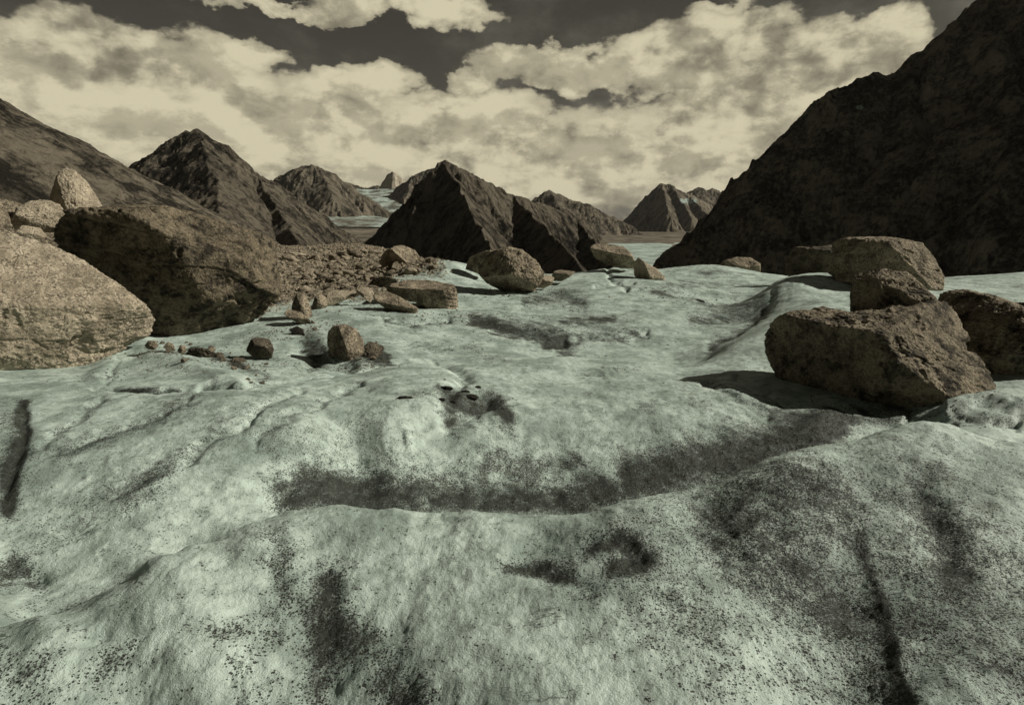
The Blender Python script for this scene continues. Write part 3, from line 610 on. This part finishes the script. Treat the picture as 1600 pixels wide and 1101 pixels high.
def flat_stone(px, py, wpx, hpx, label, seed, mat=BLK):
    h = ghit(px, py)
    poly = [(px+wpx*math.cos(a), py-hpx*.3+hpx*math.sin(a)) for a in np.linspace(0, 2*math.pi, 9)[:-1]]
    rock('rock', label, poly, h[1], mat, .9, [], seed, 24, (.10,.06,.03), cat='rock')
flat_stone(633, 622, 12, 3, 'long thin black stone lying flat on the ice, leftmost of the small black stones', 81)
flat_stone(697, 608, 11, 4, 'black stone left above the dirty melt pool on the mid ice', 82)
flat_stone(727, 613, 7, 3, 'small black stone on the far rim of the dirty melt pool', 83)
flat_stone(736, 622, 12, 5, 'largest black stone in the dirty melt pool', 84)
flat_stone(690, 625, 6, 3, 'black stone on the left rim of the dirty melt pool', 85)
flat_stone(708, 629, 6, 3, 'black stone on the near rim of the dirty melt pool', 86)
flat_stone(747, 606, 5, 3, 'tiny black stone at the far right rim of the dirty melt pool', 87)
flat_stone(1373, 761, 3, 3, 'tiny lone black pebble on the clean ice of the right foreground', 88)

# rubble of the moraine bank: 280 stones, each its own object, eight shapes
rs = np.random.RandomState(5); protos = []
for k in range(8):
    if 18 not in _cs: _cs[18] = cube_sphere(18)
    V, F = _cs[18]; inv = 0; sc_ = np.array([1.0, rs.uniform(.65, .9), rs.uniform(.5, .75)]); V = V/sc_; V /= np.linalg.norm(V, axis=1)[:, None]
    for q in range(8):
        nn = rs.normal(size=3); nn /= np.linalg.norm(nn); inv = inv+np.maximum((V/sc_)@nn, 1e-5)**30/rs.uniform(.62, 1.0)**30
    inv = inv+np.linalg.norm(V/sc_, axis=1)**30*0.2
    r = inv**(-1/30); Vp = V*r[:, None]*(1+.10*fbm(V*2.2+k*7, 4))[:, None]
    me_o = mesh_np('rubble_stone', Vp, F, (TAN, PALE, MIDR, TAN)[k % 4], smooth=False); protos.append(me_o)
zones = [((345, 545), (430, 600), 16), ((556, 535), (602, 572), 10), ((455, 468), (530, 525), 12), ((235, 535), (350, 566), 14), ((445, 395), (700, 445), 150), ((470, 430), (600, 465), 70), ((0, 345), (105, 400), 45), ((700, 405), (760, 432), 15), ((60, 375), (120, 410), 15)]
placed = 0; used = set()
for (x0, y0), (x1, y1), cnt in zones:
    k = 0; tries = 0
    while k < cnt and tries < cnt*12:
        tries += 1
        px, py = rs.uniform(x0, x1), rs.uniform(y0, y1); h = ghit(px, py)
        if h is None or h[1] < 6 or (y0 < 466 and moraine(h[0:1], h[1:2])[0] < 0.6): continue
        pr = rs.randint(8)
        if pr in used: o = protos[pr].copy(); C.objects.link(o)
        else: o = protos[pr]; used.add(pr)
        rad = (3.2+9.0*rs.rand()**2.0)/889*h[1]
        o.location = (h[0], h[1], h[2]+rad*.25); o.scale = (rad*rs.uniform(.8, 1.5), rad*rs.uniform(.7, 1.1), rad*rs.uniform(.5, 1.0)); o.rotation_euler = (rs.uniform(-.5, .5), rs.uniform(-.5, .5), rs.uniform(0, 6.28))
        o['label'] = 'angular tan stone among the loose rubble of the moraine bank left of centre' if x0 > 200 else 'angular tan stone in the loose rubble above the pale slab at left'
        if x0 == 700: o['label'] = 'angular stone at the foot of the rounded mid boulder behind the ice peak'
        o['category'] = 'stone'; o['group'] = 'rubble stones on the moraine bank' if x0 > 200 else 'rubble stones above the pale slab'
        if x0 == 700: o['group'] = 'stones behind the ice peak'
        if y0 > 466:
            small = {345: ('dark little stone strewn on the ice around the blocky grey stone', 'little stones around the blocky grey stone'), 556: ('dark crumb of rock in the debris right of the egg-shaped boulder', 'crumbs beside the egg-shaped boulder'),
                     455: ('small tan fragment on the ice at the foot of the upright brown rock', 'fragments below the upright brown rock'), 235: ('little stone in the debris line under the large dark boulder', 'stones in the line under the large dark boulder')}[x0]
            o['label'], o['group'] = small; o.scale = (rad*.62,)*3
        k += 1
for k in range(8):
    if k not in used: bpy.data.objects.remove(protos[k])
# the uncountable small rubble and the grit frozen into the ice: one object each
def scatter(name, pts, rad, mat, seed, sub=0):
    rs = np.random.RandomState(seed)
    ico = np.array([(1, 0, 0), (-1, 0, 0), (0, 1, 0), (0, -1, 0), (0, 0, 1), (0, 0, -1)], float)
    tri = np.array([(0, 2, 4), (2, 1, 4), (1, 3, 4), (3, 0, 4), (2, 0, 5), (1, 2, 5), (3, 1, 5), (0, 3, 5)])
    n = len(pts); th = rs.uniform(0, 6.28, n); jit = rs.uniform(.55, 1.35, (n, 6, 1))
    B = ico[None]*jit*np.array([1, .8, .6]); c, s = np.cos(th)[:, None], np.sin(th)[:, None]
    x = B[..., 0]*c-B[..., 1]*s; y = B[..., 0]*s+B[..., 1]*c
    V = np.stack([x, y, B[..., 2]], -1)*rad[:, None, None]+pts[:, None]
    F = (tri[None]+np.arange(n)[:, None, None]*6).reshape(-1, 3)
    o = mesh_np(name, V.reshape(-1, 3), F, mat, smooth=False); o['kind'] = 'stuff'; return o
n = 120000; Y = np.exp(rs.uniform(math.log(12), math.log(48), n)); X = rs.uniform(-1.25, -0.02, n)*Y
k = rs.rand(n) < moraine(X, Y); X, Y = X[k], Y[k]; rad = Y/889*(.8+3.6*rs.rand(len(X))**2)
o = scatter('rubble', np.stack([X, Y, gz(X, Y)], -1), rad, TAN, 3)
o['label'] = 'fine broken rubble filling the moraine bank between the larger stones'; o['category'] = 'rubble'
gp = []; cen = [(300,560,.55,500),(400,570,.45,300),(245,548,.35,260),(470,515,.6,420),(540,580,.35,260),(585,572,.3,300),(655,498,.8,260),(700,492,.7,200),(430,525,.5,250),(730,618,.22,240),(800,462,.9,200),(1040,458,.8,90),(1330,652,.4,260),(1440,650,.35,200),(1520,636,.4,240),(150,585,.5,160),(600,475,1.0,500),(660,505,1.2,160)]
for px, py, rr, cnt in cen:
    h = ghit(px, py)
    if h is None: continue
    gp.append(np.stack([h[0]+rs.normal(0, rr, cnt), h[1]+rs.normal(0, rr*.8, cnt)], -1))
gp = np.vstack(gp); rad = gp[:, 1]/889*(.5+2.4*rs.rand(len(gp))**4)
o = scatter('gravel', np.stack([gp[:, 0], gp[:, 1], gz(gp[:, 0], gp[:, 1])], -1), rad, DARKR, 9)
o['label'] = 'dark gravel and crumbs strewn on the ice around the boulders'; o['category'] = 'gravel'
n = 900000; Y = np.exp(rs.uniform(math.log(1.2), math.log(9), n)); X = rs.uniform(-1.15, 1.15, n)*Y
dd = dirt_shade_of(X, Y); pr = np.clip(dd-0.28, 0, 1)*0.42*(0.4+1.2*sstep(perlin(np.stack([X*6, Y*6, X*0], -1)), -.3, .4))
k = rs.rand(n) < pr*np.where(X > 0.1*Y, 1.0, .45); X, Y = X[k], Y[k]
rad = np.minimum(0.0018+0.0030*rs.rand(len(X))**3, .006)*np.clip(Y/2.5, .8, 2.2)
o = scatter('grit', np.stack([X, Y, gz(X, Y)], -1), rad, BLK, 4)
o['label'] = 'black grit scattered over the dirty foreground ice'; o['category'] = 'grit'

# ------------------------------------------------------------------ mountains
none = lambda X, Y, z: X*0
def mountain(name, ridges, mat, span, depth, nx, ny, k=0.8, base=-119, amp=0.05, gully=0.10, curve=0.0, seed=1, snow=None, wl=1.0, strata=False):
    """ridges: polylines of (px, py, Y); the ground falls from them at slope k. span = (px0, px1), depth = (Ynear, Yfar)"""
    Yv = np.linspace(depth[0], depth[1], ny); sv = (np.linspace(span[0], span[1], nx)-CX)/FPX
    YY = np.repeat(Yv[:, None], nx, 1).ravel(); XX = (Yv[:, None]*sv[None]).ravel()
    rl = [np.array([P3(*p) for p in r]) for r in ridges]
    H = max(r[:, 2].max() for r in rl)-base; Pn = np.stack([XX, YY, XX*0], -1)/H
    wf = .03 if strata else .05
    wx = XX+H*wf*fbm(Pn*5*wl+seed, 4); wy = YY+H*wf*fbm(Pn*5*wl+seed+40, 4)
    best = np.full(len(XX), -1e9); dd = np.zeros(len(XX)); tt = np.zeros(len(XX)); L0 = 0
    for ri, r in enumerate(rl):
        kk = k if ri == 0 else k*1.05
        for i in range(len(r)-1):
            a, b = r[i, :2], r[i+1, :2]; ab = b-a; ln = np.hypot(*ab)
            t = np.clip(((wx-a[0])*ab[0]+(wy-a[1])*ab[1])/(ln*ln+1e-9), 0, 1)
            d = np.hypot(wx-a[0]-t*ab[0], wy-a[1]-t*ab[1]); zr = r[i, 2]*(1-t)+r[i+1, 2]*t
            z = zr-kk*d+curve*kk*d*d/(2*H)
            ang = np.arctan2(wy-a[1]-t*ab[1], wx-a[0]-t*ab[0])
            m = z > best; best[m] = z[m]; dd[m] = d[m]; tt[m] = (L0+t*ln)[m]+(ang*H*.25)[m]
            L0 += ln
    tw = tt+H*.10*fbm(Pn*4+seed*2, 4)
    g1 = fbm(np.stack([tw/H*7*wl, dd/H*2.2, dd*0+seed*5.1], -1), 6, 0.66, ridged=True)
    fall = sstep(dd/H, 0.0, 0.35)
    best = best+H*(.014 if strata else .035)*fbm(Pn*9*wl+seed*9, 4, .55)
    best = best+H*gully*(g1-.45)*fall+H*amp*fbm(Pn*4*wl+seed*3, 8, 0.62, ridged=True)*(0.09+.91*sstep(dd/H, 0, .15))-H*amp*.12
    z = np.maximum(best, base-2)
    if strata:
        at = {'flow': z+.62*XX+.05*YY+3.0*fbm(Pn*9, 5)}      # beds dipping to the right
    else: at = {'flow': tt}
    if snow is not None: at['snow'] = snow(XX, YY, z)
    o = mesh_np(name, np.stack([XX, YY, z], -1), grid_faces(ny, nx), mat, attrs=at); o['kind'] = 'structure'
    return o
mm_l = mountain_material('scree_slope', (0.028, 0.026, 0.021), (0.22, 0.193, 0.145), 24, sw=0.5)
mm_2 = mountain_material('brown_mountain', (0.018, 0.0165, 0.0135), (0.19, 0.166, 0.126), 80, sw=0.3)
mm_r = mountain_material('black_mountain', (0.026, 0.024, 0.019), (0.30, 0.262, 0.198), 45, snow=1, sw=0.12)
mm_f = mountain_material('far_mountain', (0.03, 0.0275, 0.022), (0.24, 0.21, 0.158), 200, snow=1)
mm_p = mountain_material('pale_peak_rock', (0.40, 0.36, 0.28), (0.66, 0.60, 0.47), 260)
none = lambda X, Y, z: X*0
mountain('mountain', [[(-500,-90,260),(-200,55,300),(0,165,340),(60,196,360),(120,230,380),(176,258,400),(182,256,402),(190,262,404),(240,292,430),(300,322,470),(380,358,520),(450,392,600)]],
         mm_l, (-420, 640), (100, 700), 420, 420, k=.62, amp=.022, gully=.012, seed=2, base=-80, wl=1.6, strata=True)
mountain('mountain', [[(100,330,1500),(175,266,1450),(205,258,1420),(222,247,1400),(240,236,1390),(262,227,1380),(285,209,1370),(292,204,1368),(299,208,1366),(308,199,1365),(318,208,1365),(332,215,1370),(348,233,1380),(372,248,1390),(400,266,1400),(440,291,1420),(480,321,1450),(520,350,1480),(560,372,1500)],
         [(308,200,1365),(330,262,1150),(345,320,980),(340,380,820)], [(400,266,1400),(430,320,1200),(470,380,1000)]],
         mm_2, (80, 640), (650, 2200), 420, 420, k=.9, amp=.055, gully=.05, seed=3)
mountain('mountain', [[(400,300,3600),(432,283,3550),(450,268,3500),(465,261,3480),(488,256,3450),(505,262,3450),(520,276,3450),(537,288,3420),(560,300,3400),(590,322,3350),(612,345,3300)], [(500,260,3450),(520,310,3100)], [(455,268,3500),(440,310,3200)]],
         mm_f, (380, 660), (2500, 4600), 220, 220, k=.8, amp=.05, gully=.10, seed=4, snow=none)
mountain('mountain', [[(500,300,5600),(525,281,5500),(545,285,5400),(570,294,5300),(590,289,5200),(602,296,5200),(640,298,5000),(700,300,5000)]], mm_f, (480, 720), (3900, 7200), 200, 200, k=.6, amp=.04, seed=5, snow=none)
mountain('mountain', [[(590,300,4900),(597,284,4850),(604,273,4850),(613,267,4850),(624,275,4850),(638,287,4850),(654,300,4900)]], mm_p, (585, 665), (4400, 5300), 140, 140, k=2.0, amp=.02, gully=.03, seed=6, base=-20)
mountain('mountain', [[(622,300,4500),(632,286,4400),(641,276,4400),(655,268,4400),(668,265,4400),(690,262,4400),(720,280,4400)], [(645,272,4400),(630,318,4000)]], mm_f, (600, 760), (3300, 5200), 180, 200, k=.95, amp=.04, seed=7, snow=lambda X, Y, z: X*0-.3)
mountain('mountain', [[(560,404,960),(600,367,980),(640,331,1000),(660,301,1000),(680,263,1000),(688,252,1000),(700,249,1000),(712,253,1000),(726,263,1005),(746,272,1010),(770,288,1020),(800,303,1040),(840,315,1070),(880,326,1110),(912,342,1150),(930,362,1170),(950,392,1180)],
         [(695,251,1000),(718,290,920),(745,345,800),(775,400,680)], [(800,303,1040),(860,360,900),(915,425,760)], [(900,338,1135),(935,385,1000),(955,425,880)]],
         mm_2, (540, 1010), (420, 1700), 460, 440, k=1.25, amp=.06, gully=.05, seed=8, curve=.35)
mountain('mountain', [[(780,330,4300),(838,316,4200),(858,296,4100),(866,301,4100),(876,303,4100),(890,311,4050),(920,318,4000),(945,332,3950),(975,346,3900)], [(860,298,4100),(880,330,3700)]], mm_f, (760, 1000), (3000, 5400), 220, 180, k=.75, amp=.045, seed=9, snow=none)
mountain('mountain', [[(965,352,5200),(985,335,5200),(1003,316,5200),(1020,296,5200),(1032,286,5200),(1048,287,5200),(1060,296,5250),(1082,304,5300),(1130,330,5400)], [(1035,287,5200),(1045,330,4650)], [(1048,288,5200),(1080,335,4700)], [(1010,310,5200),(1010,345,4800)], [(1075,302,5300),(1110,340,4800)]],
         mm_f, (955, 1200), (4200, 6800), 240, 240, k=1.25, amp=.06, gully=.14, seed=10, snow=lambda X, Y, z: sstep(X/Y, px_s(1040), px_s(1060))*sstep(px_s(1100)-X/Y, 0, .03)*np.exp(-((z-130)/45)**2)*.62)
mountain('mountain', [[(1050,310,7200),(1075,303,7100),(1093,291,7000),(1101,299,7000),(1113,293,7000),(1140,306,7000),(1200,330,7000)]], mm_f, (1040, 1230), (5600, 8600), 180, 140, k=.7, amp=.05, seed=11, snow=none)
def snow_r(X, Y, z):
    s = X/Y; e = z/Y; out = X*0
    for (px, py, w) in ((1343, 168, .0075), (1415, 165, .005)):
        d = dirpx(px, py); out = np.maximum(out, np.exp(-((s-d[0]/d[1])**2+((e-d[2]/d[1])*1.8)**2)/w**2)*1.0)
    return out
mountain('mountain', [[(1034,446,900),(1062,398,900),(1088,362,900),(1112,332,900),(1148,293,900),(1182,254,900),(1218,225,900),(1246,191,900),(1256,172,900),(1272,158,900),(1310,136,900),(1352,118,900),(1400,108,900),(1416,92,900),(1440,80,900),(1468,74,900),(1482,48,900),(1500,24,900),(1530,-8,900),(1620,-90,900),(1760,-150,930),(2000,-160,1000)],
         [(1420,90,900),(1430,200,780)], [(1540,-10,900),(1570,120,740)], [(1700,-120,920),(1720,150,600)]],
         mm_r, (960, 2100), (330, 1500), 760, 640, k=1.35, amp=.06, gully=.06, curve=.25, seed=12, snow=snow_r, wl=1.3)
# tributary glacier and hanging icefall between the peaks
gm = bpy.data.materials.new('distant_glacier'); gm.use_nodes = True; g = NT(gm.node_tree)
tc = g.n('ShaderNodeTexCoord'); o_ = tc.outputs['Object']
ia = g.n('ShaderNodeAttribute', {'attribute_name': 'ice'}).outputs['Fac']
mp = g.n('ShaderNodeMapping', Vector=o_); mp.inputs['Scale'].default_value = (0.004, 0.0013, 0.004)
nn1 = g.noise(mp.outputs[0], 1.0, 8, 0.65, 0.6)
nn2 = g.noise(o_, 0.012, 8, 0.7)
fi = g.mr(g.m('ADD', ia, g.m('MULTIPLY', g.m('SUBTRACT', g.m('ADD', g.m('MULTIPLY', nn1, .4), g.m('MULTIPLY', nn2, .6)), 0.5), 0.9)), 0.42, 0.58)
icec = g.mix(g.mr(nn2, .35, .65), (0.20, 0.245, 0.215), (0.44, 0.53, 0.475))
brn = g.mix(g.mr(nn2, .35, .65), (0.055, 0.050, 0.040), (0.21, 0.185, 0.14))
cc = g.mix(fi, brn, icec)
bmp = g.n('ShaderNodeBump', Strength=0.8, Distance=14.0, Height=nn2)
bs = g.n('ShaderNodeBsdfPrincipled', Base_Color=cc, Roughness=0.9, Normal=bmp.outputs[0]); bs.inputs['Specular IOR Level'].default_value = 0.05
g.n('ShaderNodeOutputMaterial', Surface=bs.outputs[0])
# valley floor to the horizon
nyv, nxv = 420, 320
Yv = np.concatenate([[-2400, -1600, -800], np.exp(np.linspace(math.log(250), math.log(24000), nyv-3))]); sv = np.linspace(-1, 1, nxv)
XX = (np.maximum(np.abs(Yv), 600)[:, None]*1.0*sv[None]*2.2).ravel(); YY = np.repeat(Yv[:, None], nxv, 1).ravel()
XX = np.where(YY > 0, XX, XX)
s = XX/np.maximum(YY, 1); z = -118+1.5*fbm(np.stack([XX/500, YY/500, XX*0], -1), 5)
icea = np.maximum(sstep(YY, 5000, 6000)*sstep(16000-YY, 0, 3000), sstep(2800-YY+900*(s-.25), 0, 300))
d_ = np.abs(s-(px_s(1000)+0.02+0.045*np.sin((YY-1300)/520.0)))   # curving medial moraine
icea = icea-0.9*np.exp(-(d_/.009)**2)*sstep(3000-YY, 0, 300)-.7*np.exp(-(np.abs(YY-9200)/700)**2)
vf = mesh_np('valley_floor', np.stack([XX, YY, z], -1), grid_faces(nyv, nxv), gm, attrs={'ice': icea}); vf['kind'] = 'structure'
def patch(name, cpts, ice_v, span, depth, n=120):
    """glacier tongue through surveyed points, smooth sheet"""
    P = np.array([P3(*c) for c in cpts]); q = np.stack([P[:, 0]/P[:, 1]*10, np.log(P[:, 1])*6], -1)
    Dm = np.linalg.norm(q[:, None]-q[None], axis=-1); M = len(q); KK = np.zeros((M+3, M+3)); KK[:M, :M] = tps(Dm)+np.eye(M)*.01; KK[:M, M] = 1; KK[:M, M+1:] = q; KK[M, :M] = 1; KK[M+1:, :M] = q.T
    ww = np.linalg.solve(KK, np.concatenate([P[:, 2], np.zeros(3)]))
    Yg = np.linspace(*depth, n); sg = (np.linspace(*span, n)-CX)/FPX; Y = np.repeat(Yg[:, None], n, 1).ravel(); X = (Yg[:, None]*sg[None]).ravel()
    b = np.stack([X/Y*10, np.log(Y)*6], -1); d = np.linalg.norm(b[:, None]-q[None], axis=-1); z = tps(d)@ww[:M]+ww[M]+b@ww[M+1:]
    z = z+6*fbm(np.stack([X/160, Y/160, X*0], -1), 5, .6)
    o = mesh_np(name, np.stack([X, Y, z], -1), grid_faces(n, n), gm, attrs={'ice': X*0+ice_v}); o['kind'] = 'structure'; return o
patch('icefall', [(560,335,3650),(600,338,3600),(640,345,3500),(575,310,4200),(620,312,4200),(650,315,4200),(585,296,4800),(600,285,5000),(630,290,4900)], .5, (566, 656), (3500, 4800))
patch('tributary_glacier', [(440,352,2300),(500,350,2400),(560,352,2400),(620,352,2400),(440,325,3300),(500,337,3000),(560,338,3100),(620,342,3200),(660,345,3200)], .5, (480, 612), (2300, 3250))
patch('valley_slope', [(420,390,1500),(500,385,1500),(560,386,1500),(620,385,1500),(420,352,2400),(500,353,2400),(560,354,2400),(640,354,2400),(520,370,1900),(600,368,1900)], .12, (400, 690), (1450, 2420))

# ------------------------------------------------------------------ the air between here and the far peaks
x0, x1, y0, y1, z0, z1 = -54000, 54000, -2600, 24500, -140, 900
hv = np.array([(x, y, z) for x in (x0, x1) for y in (y0, y1) for z in (z0, z1)], float)
hf = np.array([(0, 1, 3, 2), (4, 6, 7, 5), (0, 4, 5, 1), (2, 3, 7, 6), (0, 2, 6, 4), (1, 5, 7, 3)])
hm = bpy.data.materials.new('haze'); hm.use_nodes = True; g = NT(hm.node_tree)
pv = g.n('ShaderNodeVolumePrincipled', Color=(0.95, 0.93, 0.86), Density=HAZE, Anisotropy=0.0)
g.n('ShaderNodeOutputMaterial', Volume=pv.outputs[0])
hz = mesh_np('haze', hv, hf, hm, smooth=False); hz['kind'] = 'stuff'; hz['label'] = 'thin pale haze over the valley and the far peaks'; hz['category'] = 'haze'
